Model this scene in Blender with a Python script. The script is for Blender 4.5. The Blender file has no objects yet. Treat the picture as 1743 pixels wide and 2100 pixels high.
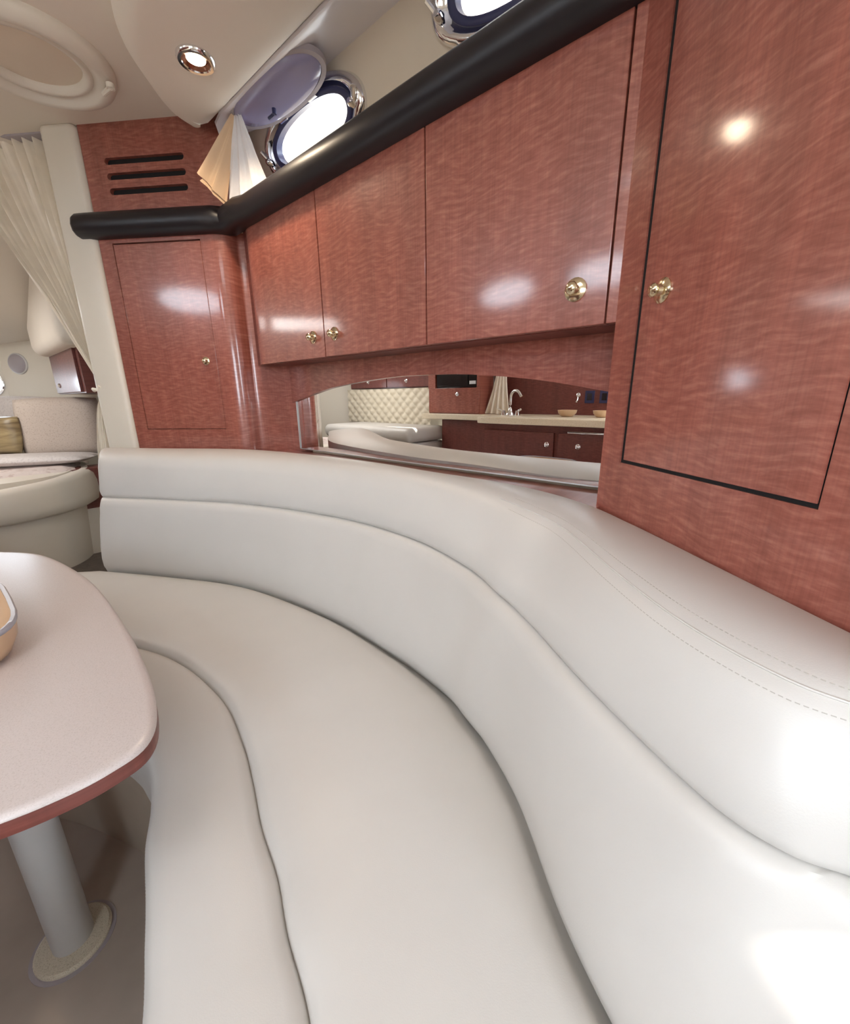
import bpy, bmesh, math, random
from mathutils import Vector, Matrix
random.seed(4)
S = bpy.context.scene
COL = S.collection
EZ = 1.02                      # eye height above the cabin sole; all z below are relative to the eye
sin, cos, pi = math.sin, math.cos, math.pi

# ------------------------------------------------------------------ camera
F_PX, W_PX = 840.0, 1743.0
cam_d = bpy.data.cameras.new('camera'); cam = bpy.data.objects.new('camera', cam_d); COL.objects.link(cam)
cam_d.sensor_fit = 'HORIZONTAL'; cam_d.sensor_width = 36.0; cam_d.lens = 36.0*F_PX/W_PX
cam_d.clip_start = 0.01; cam_d.clip_end = 100
upc = Vector((-33.5, 2980.0, 840.0)).normalized()
fwc = Vector((0, 0, -1)); fwc = (fwc - upc*fwc.dot(upc)).normalized()
rtc = fwc.cross(upc)
M = Matrix((rtc, fwc, upc)).to_4x4(); M.translation = Vector((0, 0, EZ)); cam.matrix_world = M
S.camera = cam

# plan directions: TT runs forward along the hull side, NN points outboard to starboard
A0 = math.radians(-48.4)
TT = Vector((sin(A0), cos(A0), 0)); NN = Vector((cos(A0), -sin(A0), 0))
def tn(t, n, z=0.0): return TT*t + NN*n + Vector((0, 0, z))

# ------------------------------------------------------------------ world, sun, area lights, exposure
wd = bpy.data.worlds.new('world'); S.world = wd; wd.use_nodes = True
bg = wd.node_tree.nodes['Background']; bg.inputs[0].default_value = (0.86, 0.93, 1.0, 1); bg.inputs[1].default_value = 13.0      # bright overcast sky, darker water below the horizon
wt = wd.node_tree; _tc = wt.nodes.new('ShaderNodeTexCoord'); _sx = wt.nodes.new('ShaderNodeSeparateXYZ'); _mr = wt.nodes.new('ShaderNodeMapRange'); _mx = wt.nodes.new('ShaderNodeMix'); _mx.data_type = 'RGBA'
_mr.inputs[1].default_value = -0.06; _mr.inputs[2].default_value = 0.02
wt.links.new(_tc.outputs['Generated'], _sx.inputs[0]); wt.links.new(_sx.outputs[2], _mr.inputs[0]); wt.links.new(_mr.outputs[0], _mx.inputs[0])
_mx.inputs[6].default_value = (0.34, 0.36, 0.37, 1); _mx.inputs[7].default_value = (0.80, 0.90, 1.0, 1); wt.links.new(_mx.outputs[2], bg.inputs[0])
def light(name, kind, loc, direction, energy, color=(1, 1, 1), size=(1, 1), **kw):
    d = bpy.data.lights.new(name, kind); o = bpy.data.objects.new(name, d); COL.objects.link(o)
    d.energy = energy; d.color = color
    if kind == 'AREA': d.shape = 'RECTANGLE'; d.size, d.size_y = size
    for k, v in kw.items(): setattr(d, k, v)
    o.location = loc + Vector((0, 0, EZ)); o.rotation_euler = Vector(direction).to_track_quat('-Z', 'Y').to_euler()
    return o
# fill lamps added under the headliner, over saloon and berth; no hatches there
light('saloon_fill', 'AREA', tn(0.30, -0.55, 0.83), (0, 0, -1), 4.5, (0.95, 0.97, 1.0), (0.6, 0.6))
light('berth_fill', 'AREA', tn(2.75, -0.30, 0.50), (0, 0, -1), 7, (1.0, 0.98, 0.95), (0.5, 0.5))
SUN_DIR = TT*0.9+NN*0.35+Vector((0, 0, -0.60))
light('sun', 'SUN', Vector((0, 0, 3)), SUN_DIR, 16, (1.0, 0.97, 0.9), angle=math.radians(0.8))
vs = S.view_settings
vs.view_transform = 'Standard'; vs.look = 'None'; vs.gamma = 1.0; vs.use_curve_mapping = False; vs.exposure = 0.3

# ------------------------------------------------------------------ materials
MAT = {}
def new_mat(name):
    m = bpy.data.materials.new(name); m.use_nodes = True; MAT[name] = m
    nt = m.node_tree; return m, nt, nt.nodes['Principled BSDF']
def nd(nt, t, **kw):
    n = nt.nodes.new(t)
    for k, v in kw.items(): setattr(n, k, v)
    return n
def srgb(r, g, b):
    f = lambda c: (c/255/12.92) if c/255 <= 0.04045 else ((c/255+0.055)/1.055)**2.4
    return (f(r), f(g), f(b), 1)
def ramp(nt, fac, stops):
    r = nd(nt, 'ShaderNodeValToRGB'); e = r.color_ramp.elements
    e[0].position, e[0].color = stops[0]; e[1].position, e[1].color = stops[-1]
    for p, c in stops[1:-1]: x = e.new(p); x.color = c
    nt.links.new(fac, r.inputs[0]); return r.outputs[0]
def noise(nt, vec, scale, detail=3, rough=0.5, dist=0.0, mul=None):
    if mul:
        mp = nd(nt, 'ShaderNodeMapping'); mp.inputs['Scale'].default_value = mul; nt.links.new(vec, mp.inputs[0]); vec = mp.outputs[0]
    n = nd(nt, 'ShaderNodeTexNoise'); n.inputs['Scale'].default_value = scale; n.inputs['Detail'].default_value = detail
    n.inputs['Roughness'].default_value = rough; n.inputs['Distortion'].default_value = dist
    nt.links.new(vec, n.inputs['Vector']); return n.outputs['Fac']
def mix(nt, fac, a, b, mode='MIX'):
    m = nd(nt, 'ShaderNodeMix', data_type='RGBA', blend_type=mode)
    if isinstance(fac, (int, float)): m.inputs[0].default_value = fac
    else: nt.links.new(fac, m.inputs[0])
    for i, x in ((6, a), (7, b)):
        if isinstance(x, tuple): m.inputs[i].default_value = x
        else: nt.links.new(x, m.inputs[i])
    return m.outputs[2]
def bump(nt, bs, h, strength, dist=0.002):
    b = nd(nt, 'ShaderNodeBump'); b.inputs['Strength'].default_value = strength; b.inputs['Distance'].default_value = dist
    nt.links.new(h, b.inputs['Height']); nt.links.new(b.outputs[0], bs.inputs['Normal'])
def wood(name, dark, mid, light_, coat=0.85, rough=0.35):
    m, nt, bs = new_mat(name)
    uv = nd(nt, 'ShaderNodeUVMap').outputs[0]
    warp = noise(nt, uv, 5, 2)
    # wavy warp of the figure
    sep = nd(nt, 'ShaderNodeSeparateXYZ'); nt.links.new(uv, sep.inputs[0])
    ma = nd(nt, 'ShaderNodeMath', operation='MULTIPLY_ADD'); nt.links.new(warp, ma.inputs[0]); ma.inputs[1].default_value = 0.06; nt.links.new(sep.outputs[1], ma.inputs[2])
    cb = nd(nt, 'ShaderNodeCombineXYZ'); nt.links.new(sep.outputs[0], cb.inputs[0]); nt.links.new(ma.outputs[0], cb.inputs[1])
    fig = noise(nt, cb.outputs[0], 1, 3, 0.55, 0.2, (32, 140, 1))       # fiddleback ripple, short flames across the grain
    gr = noise(nt, uv, 1, 4, 0.6, 0.0, (260, 5, 1))                     # fine vertical grain
    band = noise(nt, uv, 1, 2, 0.5, 0.0, (22, 1.2, 1))                  # broad quarter-cut bands
    c = ramp(nt, fig, [(0.25, dark), (0.5, mid), (0.78, light_)])
    g2 = ramp(nt, gr, [(0.35, (0.72, 0.70, 0.70, 1)), (0.62, (1, 1, 1, 1))])
    c = mix(nt, 0.55, c, g2, 'MULTIPLY')
    b2 = ramp(nt, band, [(0.3, (0.80, 0.78, 0.78, 1)), (0.7, (1.08, 1.08, 1.08, 1))])
    c = mix(nt, 0.8, c, b2, 'MULTIPLY')
    nt.links.new(c, bs.inputs['Base Color'])
    bs.inputs['Roughness'].default_value = rough; bs.inputs['Coat Weight'].default_value = coat; bs.inputs['Coat Roughness'].default_value = 0.10
    bump(nt, bs, fig, 0.012, 0.001)
    return m
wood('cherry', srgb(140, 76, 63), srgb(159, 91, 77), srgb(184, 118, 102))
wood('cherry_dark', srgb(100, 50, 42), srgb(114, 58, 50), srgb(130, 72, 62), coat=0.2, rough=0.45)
def plain(name, col, rough=0.5, metal=0.0, coat=0.0, nscale=0, namt=0.06, bscale=0, bamt=0.1, sheen=0.0, spec=None):
    m, nt, bs = new_mat(name)
    tc = nd(nt, 'ShaderNodeTexCoord').outputs['Object']
    f = noise(nt, tc, nscale or 9, 3)
    lo = tuple(max(0, c*(1-namt)) for c in col[:3])+(1,); hi = tuple(min(1, c*(1+namt)) for c in col[:3])+(1,)
    nt.links.new(ramp(nt, f, [(0.3, lo), (0.7, hi)]), bs.inputs['Base Color'])
    bs.inputs['Roughness'].default_value = rough; bs.inputs['Metallic'].default_value = metal; bs.inputs['Coat Weight'].default_value = coat
    if spec is not None: bs.inputs['Specular IOR Level'].default_value = spec
    if sheen: bs.inputs['Sheen Weight'].default_value = sheen
    if bscale: bump(nt, bs, noise(nt, tc, bscale, 3), bamt, 0.001)
    return m
plain('leather', srgb(207, 203, 198), 0.42, nscale=6, namt=0.02, bscale=700, bamt=0.10)
plain('leather_warm', srgb(214, 205, 192), 0.45, nscale=6, namt=0.02, bscale=700, bamt=0.10)
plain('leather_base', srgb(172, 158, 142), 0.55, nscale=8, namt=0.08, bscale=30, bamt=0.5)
plain('thread', srgb(178, 172, 164), 0.7)
plain('headliner', srgb(230, 220, 206), 0.7, nscale=4, namt=0.02, bscale=500, bamt=0.08)
plain('hull_liner', srgb(226, 212, 192), 0.65, nscale=5, namt=0.03, bscale=500, bamt=0.1)
plain('cove_vinyl', srgb(228, 224, 228), 0.30, nscale=5, namt=0.02)
plain('gelcoat', srgb(226, 218, 204), 0.35, nscale=3, namt=0.02)
plain('sole', srgb(176, 163, 151), 0.75, nscale=7, namt=0.10, bscale=60, bamt=0.3)
plain('sole_dark', srgb(112, 102, 94), 0.8, nscale=40, namt=0.15)
plain('rail_black', srgb(22, 18, 24), 0.38, nscale=20, namt=0.1, bscale=900, bamt=0.1)
plain('gap_black', srgb(14, 10, 12), 0.8)
plain('chrome', (0.82, 0.82, 0.84, 1), 0.08, metal=1.0, namt=0.01)
plain('brass', srgb(226, 212, 182), 0.16, metal=1.0, namt=0.05, nscale=60)
plain('copper', srgb(150, 104, 84), 0.25, metal=1.0, namt=0.03)
plain('gasket', srgb(44, 46, 82), 0.4)
plain('steel_grey', srgb(200, 198, 197), 0.38, metal=0.15, namt=0.03)
plain('fabric_curtain', srgb(246, 236, 220), 0.85, nscale=30, namt=0.03, bscale=900, bamt=0.15, sheen=0.2)
plain('towel_white', srgb(232, 230, 232), 0.9, nscale=20, namt=0.03, bscale=500, bamt=0.2, sheen=0.2)
plain('towel_peach', srgb(232, 200, 164), 0.9, nscale=20, namt=0.03, bscale=500, bamt=0.2, sheen=0.2)
plain('dish_tan', srgb(206, 172, 138), 0.3, nscale=8, namt=0.06, coat=0.4)
plain('dish_rim', srgb(150, 148, 158), 0.25, coat=0.4)
plain('plastic_grey', srgb(168, 160, 164), 0.5)
plain('appliance_black', srgb(16, 16, 18), 0.2, coat=0.3)
plain('appliance_label', srgb(214, 216, 220), 0.4)
plain('quilt_vinyl', srgb(220, 210, 190), 0.5, nscale=8, namt=0.03)
def speckle(name, base, dots, scale, rough, coat=0.0):
    m, nt, bs = new_mat(name); tc = nd(nt, 'ShaderNodeTexCoord').outputs['Object']
    f = noise(nt, tc, scale, 2, 0.7); g = noise(nt, tc, 5, 2)
    c = ramp(nt, f, [(0.36, dots), (0.46, base), (0.62, base), (0.75, tuple(min(1, x*1.12) for x in base[:3])+(1,))])
    c = mix(nt, 0.3, c, ramp(nt, g, [(0.3, (0.93, 0.9, 0.88, 1)), (0.7, (1, 1, 1, 1))]), 'MULTIPLY')
    nt.links.new(c, bs.inputs['Base Color']); bs.inputs['Roughness'].default_value = rough; bs.inputs['Coat Weight'].default_value = coat
    bs.inputs['Coat Roughness'].default_value = 0.2
speckle('solid_surface', srgb(202, 192, 189), srgb(190, 179, 175), 620, 0.34, 0.2)
speckle('flange_sand', srgb(214, 204, 184), srgb(178, 166, 142), 600, 0.6)
speckle('counter_cream', srgb(232, 220, 196), srgb(214, 200, 172), 200, 0.35)
speckle('bedspread', srgb(204, 190, 184), srgb(184, 166, 158), 30, 0.85)
speckle('cushion_weave', srgb(190, 176, 164), srgb(174, 159, 147), 160, 0.9)
speckle('cushion_grey', srgb(204, 196, 192), srgb(190, 181, 178), 90, 0.9)
def gold():
    m, nt, bs = new_mat('gold_satin'); tc = nd(nt, 'ShaderNodeTexCoord').outputs['Object']
    f = noise(nt, tc, 1, 3, 0.5, 0.8, (6, 6, 30))
    nt.links.new(ramp(nt, f, [(0.3, srgb(104, 84, 58)), (0.7, srgb(176, 156, 116))]), bs.inputs['Base Color']); bs.inputs['Roughness'].default_value = 0.35
gold()
def glassy(name, col, rough, trans, alpha=1.0, ior=1.45):
    m, nt, bs = new_mat(name); bs.inputs['Base Color'].default_value = col; bs.inputs['Roughness'].default_value = rough
    bs.inputs['Transmission Weight'].default_value = trans; bs.inputs['IOR'].default_value = ior; bs.inputs['Alpha'].default_value = alpha
glassy('acrylic_lilac', srgb(196, 190, 222), 0.12, 0.55)
glassy('pane_clear', (0.95, 0.97, 1, 1), 0.0, 1.0, ior=1.02)
m, nt, bs = new_mat('mirror_silver'); bs.inputs['Base Color'].default_value = (0.93, 0.93, 0.92, 1); bs.inputs['Metallic'].default_value = 1; bs.inputs['Roughness'].default_value = 0.0
m, nt, bs = new_mat('lamp_glow'); bs.inputs['Emission Color'].default_value = (1.0, 0.86, 0.66, 1); bs.inputs['Emission Strength'].default_value = 14

# ------------------------------------------------------------------ builders
def finish(me, mat, smooth=35, uvdir=None, loc=Vector()):
    bm = bmesh.new(); bm.from_mesh(me)
    bmesh.ops.recalc_face_normals(bm, faces=bm.faces)
    if uvdir is not None:
        ul = bm.loops.layers.uv.new('UVMap')
        for f in bm.faces:
            for l in f.loops:
                p = l.vert.co + loc
                l[ul].uv = (p.x*uvdir[0]+p.y*uvdir[1], p.z)
    if smooth:
        a = math.radians(smooth)
        for f in bm.faces: f.smooth = True
        for e in bm.edges:
            if len(e.link_faces) == 2 and e.calc_face_angle(0) > a: e.smooth = False
    bm.to_mesh(me); bm.free()
    me.materials.append(MAT[mat])
def mk(name, vf, mat, parent=None, smooth=35, uvdir=None, bevel=0.0, seg=2):
    vs_, fs = vf
    if bevel and seg == 2: smooth = 20
    base = Vector()
    q = parent
    while q is not None: base = base + q.location; q = q.parent
    vv = [Vector((v[0], v[1], v[2]+EZ)) for v in vs_]
    if parent is None:
        xs = [v.x for v in vv]; ys = [v.y for v in vv]; zs = [v.z for v in vv]
        loc = Vector(((min(xs)+max(xs))/2, (min(ys)+max(ys))/2, min(zs)))
    else: loc = Vector()
    me = bpy.data.meshes.new(name); me.from_pydata([v-base-loc for v in vv], [], fs); me.validate()
    if bevel:
        bm = bmesh.new(); bm.from_mesh(me); bmesh.ops.recalc_face_normals(bm, faces=bm.faces)
        es = [e for e in bm.edges if len(e.link_faces) == 2 and e.calc_face_angle(0) > 0.6]
        bmesh.ops.bevel(bm, geom=es, offset=bevel, segments=seg, profile=0.5, affect='EDGES', clamp_overlap=True)
        bm.to_mesh(me); bm.free()
    finish(me, mat, smooth, uvdir, base+loc)
    o = bpy.data.objects.new(name, me); COL.objects.link(o)
    if parent is not None: o.parent = parent
    o.location = loc
    return o
def thing(name, label, cat, p, group=None):
    o = bpy.data.objects.new(name, None); COL.objects.link(o); o.empty_display_size = 0.05
    o.location = (p[0], p[1], p[2]+EZ); o['label'] = label; o['category'] = cat
    if group: o['group'] = group
    return o
def tag(o, label, cat, group=None):
    o['label'] = label; o['category'] = cat
    if group: o['group'] = group
    return o
def struct(o, label=None):
    o['kind'] = 'structure'
    if label: o['label'] = label
    return o
def join(*parts):
    V, Fc = [], []
    for v, f in parts:
        k = len(V); V += list(v); Fc += [tuple(i+k for i in q) for q in f]
    return V, Fc
class Frame:                                  # upright plane: origin, run direction, facing normal
    def __init__(s, O, U, D): s.O, s.U, s.D = Vector(O), Vector(U), Vector(D)
    def p(s, u, z, d=0.0): q = s.O + s.U*u + s.D*d; return Vector((q.x, q.y, z))
def hullf(n): return Frame(NN*n, TT, -NN)     # faces port
def portf(n): return Frame(NN*n, TT, NN)      # faces starboard
LOCK = Frame((-1.09, 1.58, 0), (0.9945, -0.1045, 0), (-0.1045, -0.9945, 0))
TALL = Frame((0.316, 0.713, 0), (0.1702, -0.9854, 0), (-0.9854, -0.1702, 0))
BOXF = [(0, 1, 2, 3), (4, 7, 6, 5), (0, 4, 5, 1), (1, 5, 6, 2), (2, 6, 7, 3), (3, 7, 4, 0)]
def box(fr, u0, u1, z0, z1, d0, d1):
    return [fr.p(u, z, d) for d in (d0, d1) for u, z in ((u0, z0), (u1, z0), (u1, z1), (u0, z1))], BOXF
def tbox(t0, t1, n0, n1, z0, z1):
    return [tn(t, n, z) for z in (z0, z1) for t, n in ((t0, n0), (t1, n0), (t1, n1), (t0, n1))], BOXF
def prism(poly, z0, z1):
    n = len(poly); V = [Vector((p[0], p[1], z0)) for p in poly]+[Vector((p[0], p[1], z1)) for p in poly]
    Fc = [tuple(range(n))[::-1], tuple(range(n, 2*n))]+[(i, (i+1) % n, n+(i+1) % n, n+i) for i in range(n)]
    return V, Fc
def loft(rows, cu=False, cv=False, caps=False):   # rows of points; cu closes each row, cv closes the stack
    m, n = len(rows), len(rows[0]); V = [Vector(p) for r in rows for p in r]; Fc = []
    for i in range(m if cv else m-1):
        for j in range(n if cu else n-1):
            a, b = i*n+j, i*n+(j+1) % n; c, d = ((i+1) % m)*n+(j+1) % n, ((i+1) % m)*n+j
            Fc.append((a, b, c, d))
    if caps: Fc += [tuple(range(n))[::-1], tuple(range((m-1)*n, m*n))]
    return V, Fc
def crom(P, k=8):                              # Catmull-Rom through points of any dimension
    out = []; n = len(P)
    for i in range(n-1):
        a, b, c, d = P[max(i-1, 0)], P[i], P[i+1], P[min(i+2, n-1)]
        for j in range(k):
            t = j/k
            out.append(tuple(0.5*((2*b[x])+(-a[x]+c[x])*t+(2*a[x]-5*b[x]+4*c[x]-d[x])*t*t+(-a[x]+3*b[x]-3*c[x]+d[x])*t**3) for x in range(len(b))))
    out.append(tuple(P[-1])); return out
def tube(path, r, seg=10, caps=True, radii=None):
    path = [Vector(p) for p in path]; rows = []; up = Vector((0, 0, 1))
    for i, p in enumerate(path):
        d = (path[min(i+1, len(path)-1)]-path[max(i-1, 0)]).normalized()
        a = d.cross(up)
        if a.length < 1e-3: a = d.cross(Vector((1, 0, 0)))
        a.normalize(); b = a.cross(d); rr = radii[i] if radii else r
        rows.append([p+(a*cos(2*pi*k/seg)+b*sin(2*pi*k/seg))*rr for k in range(seg)])
    return loft(rows, cu=True, caps=caps)
def lathe(prof, O, axis, seg=20, caps=True):              # profile (radius, height along axis)
    ax = Vector(axis).normalized(); a = ax.orthogonal().normalized(); b = ax.cross(a); O = Vector(O)
    rows = [[O+ax*h+(a*cos(2*pi*k/seg)+b*sin(2*pi*k/seg))*r for k in range(seg)] for r, h in prof]
    return loft(rows, cu=True, caps=caps)
def holed(pf, rect, hole):                     # rectangle (u0,u1,z0,z1) with a star-shaped hole; pf maps (u,z) to 3D
    u0, u1, z0, z1 = rect; cu = sum(h[0] for h in hole)/len(hole); cz = sum(h[1] for h in hole)/len(hole)
    items = [(math.atan2(z-cz, u-cu), (u, z)) for u, z in hole]
    def on_hole(a):
        best = None
        for i in range(len(hole)):
            (x1, y1), (x2, y2) = hole[i], hole[(i+1) % len(hole)]
            x1 -= cu; x2 -= cu; y1 -= cz; y2 -= cz
            den = cos(a)*(y2-y1)-sin(a)*(x2-x1)
            if abs(den) < 1e-12: continue
            s = (x1*(y2-y1)-y1*(x2-x1))/den; w = (x1*sin(a)-y1*cos(a))/den
            if s > 0 and -1e-6 <= w <= 1+1e-6: best = s
        return (cu+cos(a)*best, cz+sin(a)*best)
    for u, z in ((u0, z0), (u1, z0), (u1, z1), (u0, z1)):
        a = math.atan2(z-cz, u-cu); items.append((a, on_hole(a)))
    items.sort(key=lambda x: x[0]); inn, out = [], []
    for a, h in items:
        ks = []
        if cos(a) > 1e-9: ks.append((u1-cu)/cos(a))
        if cos(a) < -1e-9: ks.append((u0-cu)/cos(a))
        if sin(a) > 1e-9: ks.append((z1-cz)/sin(a))
        if sin(a) < -1e-9: ks.append((z0-cz)/sin(a))
        k = min(ks); inn.append(pf(*h)); out.append(pf(cu+cos(a)*k, cz+sin(a)*k))
    return loft([inn, out], cu=True)
def ell(cu, cz, a, b, n=40, p=2.0):
    f = lambda c: math.copysign(abs(c)**(2/p), c)
    return [(cu+a*f(cos(2*pi*k/n)), cz+b*f(sin(2*pi*k/n))) for k in range(n)]
def pillow(c, ax, ay, az, w, h, d, puff=1.0, n=14):   # soft cushion: centre, width axis, height axis, thickness axis
    c, ax, ay, az = Vector(c), Vector(ax).normalized(), Vector(ay).normalized(), Vector(az).normalized()
    V, Fc = [], []
    for s in (-1, 1):
        for i in range(n+1):
            for j in range(n+1):
                x, y = 2*i/n-1, 2*j/n-1
                e = max(0.0, (1-x**4)*(1-y**4))**0.5
                pin = 1-0.06*(x*x*y*y)
                V.append(c+ax*x*w/2*pin+ay*y*h/2*pin+az*s*(d/2)*(0.06+0.94*e))
    m = (n+1)**2
    for i in range(n):
        for j in range(n):
            a = i*(n+1)+j; Fc.append((a, a+1, a+n+2, a+n+1)); Fc.append((m+a, m+a+n+1, m+a+n+2, m+a+1))
    rim = [(0, j) for j in range(n)]+[(i, n) for i in range(n)]+[(n, n-j) for j in range(n)]+[(n-i, 0) for i in range(n)]
    ids = [i*(n+1)+j for i, j in rim]
    for k in range(len(ids)):
        a, b = ids[k], ids[(k+1) % len(ids)]; Fc.append((a, b, m+b, m+a))
    return V, Fc
WU = (TT.x, TT.y)
LU = (0.9945, -0.1045); TU = (0.1702, -0.9854)

# ------------------------------------------------------------------ the shell
CZ = 0.84                                       # main headliner height above the eye
FZ = -1.02
floor = struct(mk('floor', tbox(-1.45, 2.10, -1.15, 1.05, FZ-0.04, FZ), 'sole'))
struct(mk('floor', tbox(2.10, 4.2, -1.25, 1.05, -0.84, -0.78), 'sole_dark'), 'raised dark sole of the forward cabin')
struct(mk('ceiling', tbox(-1.45, 2.14, -1.15, 1.05, CZ, CZ+0.04), 'headliner'))
# upper starboard hull lining, leaning inboard, pierced by two portlights
P1 = (1.205, 0.748, 0.178, 0.052); P2 = (0.490, 0.775, 0.178, 0.052)
def hullpt(t, z, d=0.0): return tn(t, 0.93-0.35*(z-0.6), z)+(-NN+Vector((0, 0, -0.35))).normalized()*d
def ring_of(P, a, b, d, n=48):  return [hullpt(u, z, d) for u, z in ell(P[0], P[1], a, b, n, 2.25)]
parts = []
for (t0, t1, P) in ((0.86, 1.85, P1), (0.12, 0.86, P2)):
    parts.append(holed(lambda u, z: hullpt(u, z), (t0, t1, 0.50, 0.92), ell(P[0], P[1], P[2], P[3], 48, 2.25)))
    parts.append(loft([ring_of(P, P[2], P[3], 0.0), ring_of(P, P[2]*1.02, P[3]*1.04, -0.05)], cu=True))
parts.append(([hullpt(-1.45, 0.5), hullpt(0.12, 0.5), hullpt(0.12, 0.92), hullpt(-1.45, 0.92)], [(0, 1, 2, 3)]))
parts.append(([tn(-1.45, 1.02, FZ), tn(2.1, 1.02, FZ), tn(2.1, 1.02, 0.52), tn(-1.45, 1.02, 0.52)], [(0, 1, 2, 3)]))
struct(mk('wall_starboard', join(*parts), 'hull_liner', smooth=50))
# port wall above the galley, pierced by two portlights
PW = [(1.54, 0.64, 0.19, 0.075), (0.93, 0.65, 0.19, 0.075)]
pf = portf(-1.05)
parts = [holed(lambda u, z: pf.p(u, z), (1.24, 2.2, 0.35, 0.86), ell(*PW[0], 40, 2.3)),
         holed(lambda u, z: pf.p(u, z), (0.5, 1.24, 0.35, 0.86), ell(*PW[1], 40, 2.3)),
         *[([pf.p(a, c), pf.p(b, c), pf.p(b, d), pf.p(a, d)], [(0, 1, 2, 3)]) for a, b, c, d in ((-1.45, -0.95, FZ, 0.86), (0.0, 0.5, FZ, 0.86), (-0.95, 0.0, FZ, -0.05), (-0.95, 0.0, 0.43, 0.86))],
         ([pf.p(0.5, FZ), pf.p(2.2, FZ), pf.p(2.2, 0.35), pf.p(0.5, 0.35)], [(0, 1, 2, 3)])]
struct(mk('wall_port', join(*parts), 'gelcoat', smooth=0))
# aft bulkhead with the companionway opening
af = Frame(TT*-1.40, NN, TT)
struct(mk('wall_aft', join(box(af, -1.12, -0.245, FZ, CZ, -0.03, 0), box(af, 0.20, 1.02, FZ, CZ, -0.03, 0), box(af, -0.245, 0.20, FZ, 0.0, -0.03, 0),
                           box(af, -0.245, 0.20, 0.562, CZ, -0.03, 0)), 'gelcoat', smooth=0))
# forward cabin hull, closing in to the bow
hp = [(1.98, 0.98), (2.6, 0.92), (3.3, 0.64), (3.75, 0.28), (3.95, -0.12), (3.8, -0.62), (3.42, -1.0), (2.2, -1.08)]
parts = []
for i in range(len(hp)-1):
    a, b = tn(*hp[i]), tn(*hp[i+1])
    if i == 3:
        L = (b-a).length; u = (b-a)/L; fr = Frame(a, u, (0, 0, 0))
        parts.append(holed(lambda s, z: fr.p(s, z), (0, L, -0.84, 0.95), ell(0.15, 0.11, 0.138, 0.075, 32, 2.4)))
        fw3 = Frame(a, u, Vector((-u.y, u.x, 0)) if Vector((-u.y, u.x, 0)).dot(TT) < 0 else Vector((u.y, -u.x, 0)))
    else: parts.append(([Vector((p.x, p.y, z)) for p, z in ((a, -0.84), (b, -0.84), (b, 0.95), (a, 0.95))], [(0, 1, 2, 3)]))
struct(mk('wall_forward', join(*parts), 'gelcoat', smooth=0))
# sloping headliner of the forward cabin
struct(mk('ceiling', loft([[tn(2.10, -1.15, 0.84), tn(2.10, 1.05, 0.84)], [tn(2.7, -1.1, 0.66), tn(2.7, 1.05, 0.66)], [tn(3.35, -1.0, 0.38), tn(3.35, 0.8, 0.38)], [tn(4.05, -0.8, 0.30), tn(4.05, 0.6, 0.30)]]), 'headliner'),
       'sloping headliner of the forward cabin')
# lowered headliner panel over the settee with a rolled inboard edge
inner = [(-1.40, 0.36), (-0.6, 0.36), (0.2, 0.365), (0.75, 0.37), (1.0, 0.375), (1.183, 0.396), (1.312, 0.442), (1.412, 0.519), (1.487, 0.593), (1.512, 0.655)]
inner = crom(inner, 6)
rows = []
PZ = 0.772
for k in range(9):
    s = k/8
    off = 0.05*(1-cos(s*pi/2)) ; z = PZ + 0.045*(1-sin(s*pi/2)) if k else CZ
    row = []
    for i, (t, n) in enumerate(inner):
        a, b = inner[max(i-1, 0)], inner[min(i+1, len(inner)-1)]
        dx, dy = b[0]-a[0], b[1]-a[1]; l = math.hypot(dx, dy); nx, ny = -dy/l, dx/l
        # outboard is +n; pick the side pointing to +n / -t
        row.append(tn(t+nx*off, n+ny*off, z))
    rows.append(row)
for nn, zz in ((0.640, 0.0), (0.660, 0.002), (0.676, 0.007), (0.690, 0.015), (0.700, 0.026)):
    rows.append([tn(min(t-0.01, 1.455) if t > 1.4 else t, nn if n < 0.60 else max(nn, n+0.012), PZ+zz) for t, n in inner])
struct(mk('ceiling', loft(rows), 'headliner', smooth=50), 'lowered cream headliner panel above the settee')
# smooth cove between the lowered panel and the hull lining
cv = [(0.700, 0.797), (0.703, 0.791), (0.712, 0.792), (0.735, 0.801), (0.765, 0.812), (0.80, 0.824), (0.832, 0.834), (0.849, 0.838), (0.852, 0.826)]
ts = [-1.40, -0.5, 0.3, 0.8, 1.1, 1.3, 1.40, 1.455, 1.485]
rows = []
for i, t in enumerate(ts):
    sh = [0, 0, 0, 0, 0, 0, 0.0, 0.15, 0.5][i]
    rows.append([tn(t, n+(0.77-n)*sh, z-0.012*(i == len(ts)-1)) for n, z in cv])
struct(mk('trim_1', loft(rows), 'cove_vinyl', smooth=60), 'pale grey cove along the top of the hull side')
# end block closing the recess between the locker and the hull lining
# wooden sill below the mirror, shelf behind the black rail
struct(mk('trim_2', prism([tuple(tn(*q)[:2]) for q in ((0.238, 0.72), (0.36, 0.735), (0.51, 0.745), (1.46, 0.745), (1.46, 0.875), (0.238, 0.875))], -0.215, -0.1945), 'cherry', uvdir=WU), 'varnished sill below the mirror')
struct(mk('trim_3', tbox(-1.4, 1.75, 0.755, 0.96, 0.535, 0.555), 'hull_liner'), 'shelf top behind the black rail')
# cream door jamb between locker and forward cabin
struct(mk('trim_4', box(LOCK, -0.125, -0.002, FZ, 0.845, -0.075, 0.012), 'gelcoat', bevel=0.018, seg=4), 'cream jamb beside the curtain')
# deck-level backing behind the locker so no daylight leaks in
struct(mk('wall_bulkhead', box(LOCK, -0.02, 0.75, FZ, CZ, -0.34, -0.30), 'gelcoat'))

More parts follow.
